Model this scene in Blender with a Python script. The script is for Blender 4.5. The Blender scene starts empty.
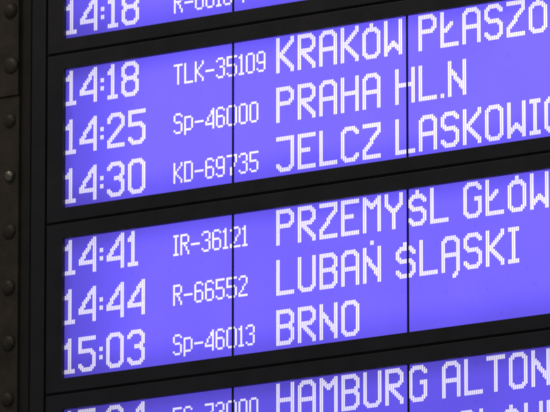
import bpy, bmesh, math, random
from mathutils import Matrix, Vector

random.seed(7)
C = bpy.context.scene
D = 0.006                 # one display dot in metres
H = 6.70                  # height of the board's centre above the station floor

# ------------------------------------------------------------------ camera
R = [[0.8398693449091569, 0.0001885006882352061, 0.5427885849475412],
     [-0.12168844016207073, 0.9746105067239216, 0.18795287631282176],
     [-0.5289720285731428, -0.2239069553426853, 0.8185684261785223]]
P = (1954.2229299684145, 846.5700614451538, -3071.848736245336)


def w(x, y, z):           # board coordinates (dots: right, down, away) -> world metres
    return Vector((x * D, z * D, H - y * D))


cam = bpy.data.cameras.new('camera')
cam_o = bpy.data.objects.new('camera', cam)
C.collection.objects.link(cam_o)
cx = Vector((R[0][0], R[0][2], -R[0][1])).normalized()
cz = -Vector((R[2][0], R[2][2], -R[2][1])).normalized()
cy = cz.cross(cx).normalized()
cx = cy.cross(cz)
M = Matrix(((cx.x, cy.x, cz.x, 0), (cx.y, cy.y, cz.y, 0), (cx.z, cy.z, cz.z, 0), (0, 0, 0, 1)))
M.translation = w(*P)
cam_o.matrix_world = M
cam.sensor_fit = 'HORIZONTAL'
cam.sensor_width = 36
cam.lens = 8000 / 550 * 36
cam.clip_start = 0.5
cam.clip_end = 200
cam.dof.use_dof = True
cam.dof.focus_distance = 22.1
cam.dof.aperture_fstop = 8
C.camera = cam_o

# ------------------------------------------------------------------ world, lamps, exposure
wd = bpy.data.worlds.new('World')
C.world = wd
wd.use_nodes = True
bg = wd.node_tree.nodes['Background']
bg.inputs[0].default_value = (0.95, 0.97, 1.0, 1)
bg.inputs[1].default_value = 0.092


def area(name, loc, target, size, power, col):
    l = bpy.data.lights.new(name, 'AREA')
    l.shape = 'RECTANGLE'
    l.size, l.size_y = size
    l.energy = power
    l.color = col
    o = bpy.data.objects.new(name, l)
    C.collection.objects.link(o)
    o.location = loc
    o.rotation_euler = (Vector(target) - Vector(loc)).to_track_quat('-Z', 'Y').to_euler()
    return o


area('hall_ceiling_lamp', (-1.6, -2.6, 10.2), (-1.1, 0, 6.8), (1.2, 0.3), 22, (1.0, 0.90, 0.76))
area('hall_fill_light', (6.0, -9.0, 11.0), (0.5, 0, 6.7), (5, 3), 72, (0.92, 0.95, 1.0))  # cool fill added from the upper right for dim hall ambience, no window known

vs = C.view_settings
vs.view_transform = 'Standard'
vs.look = 'None'
vs.exposure = 0
vs.gamma = 1
C.cycles.filter_width = 3.1
C.cycles.use_denoising = False


# ------------------------------------------------------------------ materials
def new_mat(name):
    m = bpy.data.materials.new(name)
    m.use_nodes = True
    nt = m.node_tree
    return m, nt, nt.nodes, nt.links, nt.nodes['Principled BSDF']


def paint(name, col, col2, rough, scale, bump, metal=0.0):
    m, nt, N, L, b = new_mat(name)
    tc = N.new('ShaderNodeTexCoord')
    oi = N.new('ShaderNodeObjectInfo')
    va = N.new('ShaderNodeVectorMath')
    L.new(tc.outputs['Object'], va.inputs[0])
    L.new(oi.outputs['Location'], va.inputs[1])
    n1 = N.new('ShaderNodeTexNoise')
    n1.inputs['Scale'].default_value = scale
    n1.inputs['Detail'].default_value = 8
    n1.inputs['Roughness'].default_value = 0.65
    L.new(va.outputs[0], n1.inputs['Vector'])
    r = N.new('ShaderNodeValToRGB')
    r.color_ramp.elements[0].position = 0.32
    r.color_ramp.elements[0].color = (*col, 1)
    r.color_ramp.elements[1].position = 0.72
    r.color_ramp.elements[1].color = (*col2, 1)
    L.new(n1.outputs['Fac'], r.inputs[0])
    L.new(r.outputs[0], b.inputs['Base Color'])
    n2 = N.new('ShaderNodeTexNoise')
    n2.inputs['Scale'].default_value = scale * 14
    n2.inputs['Detail'].default_value = 4
    L.new(va.outputs[0], n2.inputs['Vector'])
    mr = N.new('ShaderNodeMapRange')
    mr.inputs['To Min'].default_value = rough - 0.12
    mr.inputs['To Max'].default_value = rough + 0.12
    L.new(n1.outputs['Fac'], mr.inputs['Value'])
    L.new(mr.outputs[0], b.inputs['Roughness'])
    bp = N.new('ShaderNodeBump')
    bp.inputs['Strength'].default_value = bump
    bp.inputs['Distance'].default_value = 0.002
    L.new(n2.outputs['Fac'], bp.inputs['Height'])
    L.new(bp.outputs[0], b.inputs['Normal'])
    b.inputs['Metallic'].default_value = metal
    return m


M_HOUSE = paint('black_powder_coat', (0.022, 0.021, 0.027), (0.042, 0.038, 0.046), 0.55, 9, 0.10)
M_POST = paint('black_frame_paint', (0.026, 0.0255, 0.029), (0.038, 0.037, 0.039), 0.55, 11, 0.12)
M_BACK = paint('black_backing_paint', (0.006, 0.006, 0.006), (0.010, 0.010, 0.010), 0.7, 9, 0.1)
M_STEEL = paint('old_brown_paint', (0.036, 0.029, 0.022), (0.096, 0.072, 0.048), 0.60, 14, 0.35)
M_ANGLE = paint('dark_column_paint', (0.026, 0.024, 0.020), (0.046, 0.042, 0.034), 0.65, 14, 0.3)  # darker, greyer tone for the angle iron and web
M_RIVET = paint('rivet_paint', (0.045, 0.040, 0.030), (0.085, 0.072, 0.050), 0.42, 40, 0.3)
M_BARE = paint('bare_rivet_metal', (0.24, 0.23, 0.18), (0.50, 0.48, 0.38), 0.28, 60, 0.3, 0.9)
M_SEAM = paint('black_seam_strip', (0.008, 0.007, 0.010), (0.012, 0.011, 0.014), 0.5, 20, 0.05)


def lcd(name, col, amp, strength, grid):
    """Back-lit dot matrix glass: the backlight weakens at the upper and lower rims and is a bit uneven; viewing-angle dimming is painted in at the left."""
    m, nt, N, L, b = new_mat(name)
    tc = N.new('ShaderNodeTexCoord')
    sp = N.new('ShaderNodeSeparateXYZ')
    L.new(tc.outputs['Object'], sp.inputs[0])

    def ramp(src, a, c, lo, hi):
        mr = N.new('ShaderNodeMapRange')
        mr.interpolation_type = 'SMOOTHSTEP'
        mr.inputs['From Min'].default_value = a * D
        mr.inputs['From Max'].default_value = c * D
        mr.inputs['To Min'].default_value = lo
        mr.inputs['To Max'].default_value = hi
        L.new(src, mr.inputs['Value'])
        return mr.outputs[0]

    def mul(a, c):
        mm = N.new('ShaderNodeMath')
        mm.operation = 'MULTIPLY'
        for k, v in ((0, a), (1, c)):
            if isinstance(v, (int, float)):
                mm.inputs[k].default_value = v
            else:
                L.new(v, mm.inputs[k])
        return mm.outputs[0]

    f = ramp(sp.outputs[0], -2, 55, 1 - amp, 1.0)               # viewing-angle dimming painted into the left side
    f = mul(f, ramp(sp.outputs[0], -1.5, 6, 0.76, 1.0))            # further dimming over the leftmost dot columns
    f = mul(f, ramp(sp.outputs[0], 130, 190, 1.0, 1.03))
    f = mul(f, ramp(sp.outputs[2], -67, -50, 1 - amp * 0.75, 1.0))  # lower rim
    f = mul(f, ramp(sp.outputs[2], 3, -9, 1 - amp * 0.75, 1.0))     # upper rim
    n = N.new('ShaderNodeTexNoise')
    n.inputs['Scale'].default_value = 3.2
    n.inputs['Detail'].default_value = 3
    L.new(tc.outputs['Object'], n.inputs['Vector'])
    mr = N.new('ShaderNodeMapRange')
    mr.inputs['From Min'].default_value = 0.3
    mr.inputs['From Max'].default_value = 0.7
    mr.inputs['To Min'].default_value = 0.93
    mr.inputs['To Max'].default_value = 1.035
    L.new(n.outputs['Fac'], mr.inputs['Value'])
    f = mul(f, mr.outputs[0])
    n3 = N.new('ShaderNodeTexNoise')                               # grime on the glass
    n3.inputs['Scale'].default_value = 38
    n3.inputs['Detail'].default_value = 5
    L.new(tc.outputs['Object'], n3.inputs['Vector'])
    mr3 = N.new('ShaderNodeMapRange')
    mr3.inputs['From Min'].default_value = 0.62
    mr3.inputs['From Max'].default_value = 0.80
    mr3.inputs['To Min'].default_value = 1.0
    mr3.inputs['To Max'].default_value = 0.82
    L.new(n3.outputs['Fac'], mr3.inputs['Value'])
    f = mul(f, mr3.outputs[0])
    if grid:                                                       # the unlit dots: a faint grid of cell borders
        for ax in (0,):
            dv = N.new('ShaderNodeMath')
            dv.operation = 'DIVIDE'
            dv.inputs[1].default_value = D
            L.new(sp.outputs[ax], dv.inputs[0])
            fr = N.new('ShaderNodeMath')
            fr.operation = 'FRACT'
            L.new(dv.outputs[0], fr.inputs[0])
            gt = N.new('ShaderNodeMath')
            gt.operation = 'GREATER_THAN'
            gt.inputs[1].default_value = 0.2
            L.new(fr.outputs[0], gt.inputs[0])
            mg = N.new('ShaderNodeMapRange')
            mg.inputs['To Min'].default_value = 0.94
            mg.inputs['To Max'].default_value = 1.02
            L.new(gt.outputs[0], mg.inputs['Value'])
            f = mul(f, mg.outputs[0])
    at = N.new('ShaderNodeAttribute')
    at.attribute_type = 'OBJECT'
    at.attribute_name = 'backlight'  # per-unit brightness, with viewing-angle dimming painted in
    f = mul(f, at.outputs['Fac'])
    f = mul(f, strength)
    b.inputs['Base Color'].default_value = (0.01, 0.01, 0.015, 1)
    b.inputs['Roughness'].default_value = 0.35
    b.inputs['Emission Color'].default_value = (*col, 1)
    L.new(f, b.inputs['Emission Strength'])
    return m


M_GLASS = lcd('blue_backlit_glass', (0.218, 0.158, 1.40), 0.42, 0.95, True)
M_DOT = lcd('white_lit_dots', (0.90, 0.85, 1.04), 0.16, 1.24, False)


# ------------------------------------------------------------------ mesh helpers (local axes: x right, y away, z up; input in dots, y down)
def link(name, bm, mat, parent=None, bevel=0.0, smooth=False):
    if bevel:
        bmesh.ops.bevel(bm, geom=list(bm.edges), offset=bevel * D, segments=2, profile=0.6, affect='EDGES', clamp_overlap=True)
    bmesh.ops.recalc_face_normals(bm, faces=bm.faces)
    me = bpy.data.meshes.new(name)
    bm.to_mesh(me)
    bm.free()
    if smooth:
        for p in me.polygons:
            p.use_smooth = True
    me.materials.append(mat)
    o = bpy.data.objects.new(name, me)
    C.collection.objects.link(o)
    if parent:
        o.parent = parent
    return o


def box(bm, x0, x1, y0, y1, z0, z1):
    v = [bm.verts.new((x * D, z * D, -y * D)) for z in (z0, z1) for y in (y0, y1) for x in (x0, x1)]
    for f in ((0, 1, 3, 2), (4, 6, 7, 5), (0, 4, 5, 1), (2, 3, 7, 6), (0, 2, 6, 4), (1, 5, 7, 3)):
        bm.faces.new([v[i] for i in f])


def thing(name, label, cat, x, y, z=0, group=None):
    o = bpy.data.objects.new(name, None)
    o.empty_display_size = 0.1
    C.collection.objects.link(o)
    o.location = w(x, y, z)
    o['label'] = label
    o['category'] = cat
    if group:
        o['group'] = group
    return o


# ------------------------------------------------------------------ dot lettering
# each large letter: width and strokes drawn with a brush two dots square on a grid 10 wide and 17 tall
O_ = [(2, 0), (6, 0), (8, 2), (8, 13), (6, 15), (2, 15), (0, 13), (0, 2), (2, 0)]
S_ = [(8, 2), (6, 0), (2, 0), (0, 2), (0, 5), (2, 7), (6, 7), (8, 9), (8, 13), (6, 15), (2, 15), (0, 13)]
A_ = [[(0, 15), (0, 2), (2, 0), (6, 0), (8, 2), (8, 15)], [(0, 8), (8, 8)]]
N_ = [[(0, 0), (0, 15)], [(8, 0), (8, 15)], [(1, 4), (7, 12)]]
L_ = [[(0, 0), (0, 15), (8, 15)]]
ONE = [[(0, 3), (2, 1), (2, 0), (2, 15)], [(0, 15), (4, 15)]]
BIG = {
    'A': (10, A_), 'Ą': (10, A_ + [[(7, 17), (6, 18)]]),
    'B': (10, [[(0, 0), (6, 0), (8, 2), (8, 5), (6, 7), (0, 7)], [(6, 7), (8, 9), (8, 13), (6, 15), (0, 15), (0, 0)]]),
    'C': (10, [[(8, 2), (6, 0), (2, 0), (0, 2), (0, 13), (2, 15), (6, 15), (8, 13)]]),
    'E': (10, [[(8, 0), (0, 0), (0, 15), (8, 15)], [(0, 7), (5, 7)]]),
    'G': (10, [[(8, 2), (6, 0), (2, 0), (0, 2), (0, 13), (2, 15), (6, 15), (8, 13), (8, 7), (6, 7)]]),
    'H': (10, [[(0, 0), (0, 15)], [(8, 0), (8, 15)], [(0, 7), (8, 7)]]),
    'I': (6, [[(0, 0), (4, 0)], [(0, 15), (4, 15)], [(2, 0), (2, 15)]]),
    'J': (10, [[(0, 0), (8, 0), (8, 13), (6, 15), (2, 15), (0, 13)]]),
    'K': (10, [[(0, 0), (0, 15)], [(8, 0), (8, 1), (2, 7), (2, 8), (8, 14), (8, 15)]]),
    'L': (10, L_), 'Ł': (10, L_ + [[(2, 8), (5, 5)]]),
    'M': (10, [[(0, 15), (0, 0)], [(8, 0), (8, 15)], [(1, 1), (4, 4), (7, 1)]]),
    'N': (10, N_), 'Ń': (10, N_ + [[(4, -3), (4, -3)]]),
    'O': (10, [O_]),
    'Ó': (10, [[(2, 2), (6, 2), (8, 4), (8, 13), (6, 15), (2, 15), (0, 13), (0, 4), (2, 2)], [(4, 0), (4, 2)]]),
    'P': (10, [[(0, 15), (0, 0), (6, 0), (8, 2), (8, 5), (6, 7), (0, 7)]]),
    'R': (10, [[(0, 15), (0, 0), (6, 0), (8, 2), (8, 5), (6, 7), (0, 7)], [(2, 8), (8, 14), (8, 15)]]),
    'S': (10, [S_]),
    'Ś': (10, [[(8, 4), (6, 2), (2, 2), (0, 4), (0, 6), (2, 8), (6, 8), (8, 10), (8, 13), (6, 15), (2, 15), (0, 13)], [(4, 0), (4, 2)]]),
    'T': (10, [[(0, 0), (8, 0)], [(4, 0), (4, 15)]]),
    'U': (10, [[(0, 0), (0, 13), (2, 15), (6, 15), (8, 13), (8, 0)]]),
    'W': (10, [[(0, 0), (0, 15)], [(8, 0), (8, 15)], [(1, 13), (4, 10), (7, 13)]]),
    'Y': (10, [[(0, 0), (0, 4), (4, 8), (4, 15)], [(8, 0), (8, 4), (4, 8)]]),
    'Z': (10, [[(0, 0), (8, 0), (8, 3), (0, 12), (0, 15), (8, 15)]]),
    '.': (2, [[(0, 15), (0, 15)]]),
    ':': (2, [[(0, 6), (0, 6)], [(0, 10), (0, 10)]]),
    '0': (10, [O_]), '1': (6, ONE),
    '2': (10, [[(0, 3), (0, 2), (2, 0), (6, 0), (8, 2), (8, 5), (0, 13), (0, 15), (8, 15)]]),
    '3': (10, [[(0, 2), (2, 0), (6, 0), (8, 2), (8, 5), (6, 7), (4, 7)], [(6, 7), (8, 9), (8, 13), (6, 15), (2, 15), (0, 13)]]),
    '4': (10, [[(8, 15), (8, 0), (7, 1), (0, 10), (0, 11), (8, 11)]]),
    '5': (10, [[(8, 0), (0, 0), (0, 6), (6, 6), (8, 8), (8, 13), (6, 15), (2, 15), (0, 13)]]),
    '8': (10, [[(2, 7), (0, 5), (0, 2), (2, 0), (6, 0), (8, 2), (8, 5), (6, 7), (2, 7), (0, 9), (0, 13), (2, 15), (6, 15), (8, 13), (8, 9), (6, 7)]]),
}
o_ = [(1, 0), (3, 0), (4, 1), (4, 8), (3, 9), (1, 9), (0, 8), (0, 1), (1, 0)]
SMALL = {
    '0': (5, [o_]), '1': (3, [[(0, 1), (1, 0), (1, 9)], [(0, 9), (2, 9)]]),
    '2': (5, [[(0, 1), (1, 0), (3, 0), (4, 1), (4, 3), (0, 8), (0, 9), (4, 9)]]),
    '3': (5, [[(0, 1), (1, 0), (3, 0), (4, 1), (4, 3), (3, 4), (2, 4)], [(3, 4), (4, 5), (4, 8), (3, 9), (1, 9), (0, 8)]]),
    '4': (5, [[(4, 9), (4, 0), (0, 6), (0, 7), (4, 7)]]),
    '5': (5, [[(4, 0), (0, 0), (0, 4), (3, 4), (4, 5), (4, 8), (3, 9), (1, 9), (0, 8)]]),
    '6': (5, [[(4, 1), (3, 0), (1, 0), (0, 1), (0, 8), (1, 9), (3, 9), (4, 8), (4, 5), (3, 4), (0, 4)]]),
    '7': (5, [[(0, 0), (4, 0), (4, 2), (2, 6), (2, 9)]]),
    '9': (5, [[(0, 8), (1, 9), (3, 9), (4, 8), (4, 1), (3, 0), (1, 0), (0, 1), (0, 4), (1, 5), (4, 5)]]),
    '-': (5, [[(0, 5), (4, 5)]]),
    'T': (5, [[(0, 0), (4, 0)], [(2, 0), (2, 9)]]), 'L': (5, [[(0, 0), (0, 9), (4, 9)]]),
    'K': (5, [[(0, 0), (0, 9)], [(4, 0), (4, 1), (1, 4), (1, 5), (4, 8), (4, 9)]]),
    'S': (5, [[(4, 1), (3, 0), (1, 0), (0, 1), (0, 3), (1, 4), (3, 4), (4, 5), (4, 8), (3, 9), (1, 9), (0, 8)]]),
    'p': (5, [[(0, 10), (0, 2), (3, 2), (4, 3), (4, 7), (3, 8), (0, 8)]]),
    'D': (5, [[(0, 0), (3, 0), (4, 1), (4, 8), (3, 9), (0, 9), (0, 0)]]),
    'I': (3, [[(0, 0), (2, 0)], [(0, 9), (2, 9)], [(1, 0), (1, 9)]]),
    'R': (5, [[(0, 9), (0, 0), (3, 0), (4, 1), (4, 3), (3, 4), (0, 4)], [(2, 5), (4, 8), (4, 9)]]),
    'E': (5, [[(4, 0), (0, 0), (0, 9), (4, 9)], [(0, 4), (3, 4)]]),
    'C': (5, [[(4, 1), (3, 0), (1, 0), (0, 1), (0, 8), (1, 9), (3, 9), (4, 8)]]),
}
GAP = 0.87                # width of the seam between two glass tiles, in dots


def dots_of(text, u0, v0, font, brush, gap, space):
    out = set()
    u = u0
    for ch in text:
        if ch == ' ':
            u += space + gap
            continue
        wd_, strokes = font[ch]
        for st in strokes:
            for (xa, ya), (xb, yb) in zip(st, st[1:]):
                n = max(abs(xb - xa), abs(yb - ya), 1)
                for k in range(n + 1):
                    x = math.floor(xa + (xb - xa) * k / n + 0.5)
                    y = math.floor(ya + (yb - ya) * k / n + 0.5)
                    for i in range(brush):
                        for j in range(brush):
                            out.add((u + x + i, v0 + y + j))
        u += wd_ + gap
    return out


def lettering(name, text, u0, v0, font, brush, gap, parent, light):
    bm = bmesh.new()
    gp = 0.12 if brush == 2 else 0.03
    for u, v in dots_of(text, u0, v0, font, brush, gap, 4):
        X = u + GAP * ((u + 1) // 96)      # the seams come after dot columns 94 and 190
        x0, x1, y0, y1, z = X + gp, X + 1 - gp, v, v + 1.0, -0.12
        vs_ = [bm.verts.new((x * D, z * D, -y * D)) for x, y in ((x0, y1), (x1, y1), (x1, y0), (x0, y0))]
        bm.faces.new(vs_)
    o = link(name, bm, M_DOT, parent)
    o['label'] = 'white dot lettering reading ' + text
    o['backlight'] = light ** 0.45
    return o


# ------------------------------------------------------------------ the board: stacked display units
PITCH = 83.12
X0 = -150.0               # board x of dot column 0
TILES = 4
UEND = TILES * 96 + GAP * (TILES - 1)
FRONT = -2.2              # the bezel stands this far in front of the glass


def make_unit(i, label, rows, light):
    t = thing('display_unit', label, 'display', X0, -32 + PITCH * (i - 1.5), 0, 'display units stacked in the departure board')
    L_in, R_in, T_in, B_in = -0.1, UEND + 0.5, -1.9, 66.2
    L_out, R_out = -9.3, UEND + 9.3
    T_out, B_out = 32 - PITCH / 2 + 0.65, 32 + PITCH / 2 - 0.65
    T_out, B_out = T_out - 0.1, B_out - 0.1
    bm = bmesh.new()
    # frame ring: front face, inner reveal and outer sides as one closed casing
    ring = {}
    for key, (x0, x1, y0, y1, z) in {
        'of': (L_out, R_out, T_out, B_out, FRONT), 'if': (L_in, R_in, T_in, B_in, FRONT),
        'fl': (L_out, R_out, T_out, B_out, FRONT + 1.3), 'fo': (L_out - 0.5, R_out + 0.5, T_out - 0.52, B_out + 0.52, FRONT + 1.3),  # flange step added so the groove floor catches light
        'ib': (L_in, R_in, T_in, B_in, 2.5), 'ob': (L_out - 0.5, R_out + 0.5, T_out - 0.52, B_out + 0.52, 22),
    }.items():
        ring[key] = [bm.verts.new((x * D, z * D, -y * D)) for x, y in ((x0, y0), (x1, y0), (x1, y1), (x0, y1))]
    for a, b in (('of', 'if'), ('if', 'ib'), ('of', 'fl'), ('fl', 'fo'), ('fo', 'ob')):
        for k in range(4):
            bm.faces.new((ring[a][k], ring[a][(k + 1) % 4], ring[b][(k + 1) % 4], ring[b][k]))
    bm.faces.new(ring['ib'])
    bm.faces.new(ring['ob'])
    bmesh.ops.recalc_face_normals(bm, faces=bm.faces)
    bm.normal_update()
    es = [e for e in bm.edges if all(abs(v.co.y - FRONT * D) < 1e-6 for v in e.verts)]
    es = [e for e in es if any(abs(f.normal.y) < 0.5 for f in e.link_faces)]
    bmesh.ops.bevel(bm, geom=es, offset=0.32 * D, segments=2, profile=0.6, affect='EDGES')
    link('housing', bm, M_HOUSE, t)

    bm = bmesh.new()
    box(bm, L_in + 0.02, R_in - 0.02, T_in + 0.02, B_in - 0.02, 0, 2.0)
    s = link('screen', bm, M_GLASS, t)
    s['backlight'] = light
    for k in range(1, TILES):
        xc = 96 * k - 0.7 + GAP * (k - 0.5)
        bm = bmesh.new()
        box(bm, xc - 0.54, xc + 0.54, T_in + 0.04, B_in - 0.04, -0.45, -0.01)
        link('divider', bm, M_SEAM, t)
    for r, tm, tr, ds in rows:
        v = 24 * r
        if tm:
            lettering('departure_time', tm, 0, v - 1, BIG, 2, 2, s, light)
        if tr:
            lettering('train_number', tr, 62, v + 4, SMALL, 1, 1, s, light)
        if ds:
            lettering('destination_name', ds, 119, v - 1, BIG, 2, 2, s, light)
    return t


make_unit(0, 'blue display unit at the top, mostly cut off, ending in train R-66104', [(2, '14:18', 'R-66104', '')], 1.04)
make_unit(1, 'blue departure display unit listing KRAKÓW PŁASZÓW, PRAHA HL.N and JELCZ LASKOWICE', [
    (0, '14:18', 'TLK-35109', 'KRAKÓW PŁASZÓW'),
    (1, '14:25', 'Sp-46000', 'PRAHA HL.N'),
    (2, '14:30', 'KD-69735', 'JELCZ LASKOWICE')], 1.02)
make_unit(2, 'blue departure display unit listing PRZEMYŚL GŁÓWNY, LUBAŃ ŚLĄSKI and BRNO', [
    (0, '14:41', 'IR-36121', 'PRZEMYŚL GŁÓWNY'),
    (1, '14:44', 'R-66552', 'LUBAŃ ŚLĄSKI'),
    (2, '15:03', 'Sp-46013', 'BRNO')], 0.91)
make_unit(3, 'darker blue display unit at the bottom showing HAMBURG ALTONA on its first line', [
    (0, '15:24', 'EC-73000', 'HAMBURG ALTONA'),
    (1, '', '', 'SZCZECIN GŁÓWNY')], 0.60)

# ------------------------------------------------------------------ what carries the board
YT, YB = -32 - PITCH * 2.3, -32 + PITCH * 3.2


def make_post(x0, x1, label):
    t = thing('frame_post', label, 'post', X0 + (x0 + x1) / 2, YB, 0)
    h = YB - YT
    wd_ = (x1 - x0) / 2
    bm = bmesh.new()
    box(bm, -wd_, wd_, -h, 0, FRONT + 0.1, 20)
    link('face', bm, M_POST, t, bevel=0.35)
    bm = bmesh.new()
    box(bm, wd_ * 0.9 * (1 if x0 < 0 else -1) - 0.8, wd_ * 0.9 * (1 if x0 < 0 else -1) + 3.2, -h + 3, -3, 8, 21)
    link('mounting_strip', bm, M_BACK, t)
    return t


make_post(-18.5, -10.6, 'tall black frame post between the display units and the riveted column')

# riveted steel column, its face a little behind the board
ZC = 6.0


def ax(app, z):           # apparent dot column (seen on the glass plane) -> true dot column at depth z
    return app - 0.646 * z


def ay(app, z):
    return app - 0.273 * z


col = thing('riveted_column', 'dark brown riveted steel column left of the board with a row of round rivets', 'column', X0 - 60, H / D - 1, 0)
base_y = H / D - 1
col['kind'] = 'thing'
ox = X0 - 60


def cbox(name, mat, x0, x1, y0, y1, z0, z1, bevel):
    bm = bmesh.new()
    box(bm, x0 + X0 - ox, x1 + X0 - ox, y0 - base_y, y1 - base_y, z0, z1)
    return link(name, bm, mat, col, bevel=bevel)


seam_y = ay(6.6, ZC) - 32 - PITCH * 0.5
pe = ax(-27.6, ZC)
cbox('cover_plate', M_STEEL, -120, pe, YT - 120, seam_y, ZC - 1.0, ZC + 2, 0.25)
cbox('lower_plate', M_STEEL, -120, pe, seam_y + 0.15, base_y, ZC, ZC + 2.0, 0.25)
cbox('angle_iron', M_ANGLE, pe + 0.1, -26.3, YT - 120, base_y, ZC + 2.05, ZC + 4.5, 0.3)
cbox('web', M_ANGLE, -100, -60, YT - 120, base_y, ZC + 4.6, ZC + 60, 0.3)


def rivet_mesh(rad, hgt):
    bm = bmesh.new()
    prof = [(rad * 1.06, 0), (rad * 1.0, hgt * 0.22), (rad * 0.90, hgt * 0.48), (rad * 0.70, hgt * 0.76), (rad * 0.42, hgt * 0.94), (rad * 0.16, hgt * 1.0)]
    n = 28
    rings = [[bm.verts.new((r * math.cos(2 * math.pi * k / n) * D, -h * D, r * math.sin(2 * math.pi * k / n) * D)) for k in range(n)] for r, h in prof]
    for a, b in zip(rings, rings[1:]):
        for k in range(n):
            bm.faces.new((a[k], a[(k + 1) % n], b[(k + 1) % n], b[k]))
    bm.faces.new(rings[-1])
    bm.faces.new(rings[0])
    return bm


proto = None
spots = [(-32.6 + random.uniform(-0.4, 0.4), -36.1 + 27.38 * k) for k in range(-1, 10)]
for k, (u, v) in enumerate(spots):
    z = ZC - 1.0 if v < 6 else ZC
    if proto is None:
        proto = link('rivet', rivet_mesh(3.7, 2.5), M_RIVET, col, smooth=True)
        r = proto
    elif k == 4:
        r = link('rivet', rivet_mesh(3.1, 2.8), M_BARE, col, smooth=True)
        r['label'] = 'worn rivet with a bright metal glint'
    else:
        r = proto.copy()
        C.collection.objects.link(r)
        r.parent = col
    r.location = ((ax(u, z) + X0 - ox) * D, (z - 0.02) * D, -(ay(v, z) - 32 - PITCH * 0.5 - base_y) * D)
    r.rotation_euler = (0, random.uniform(0, 6), 0)
    q = random.uniform(0.90, 1.08)
    r.scale = (q, random.uniform(0.75, 1.1), q * random.uniform(0.94, 1.04))
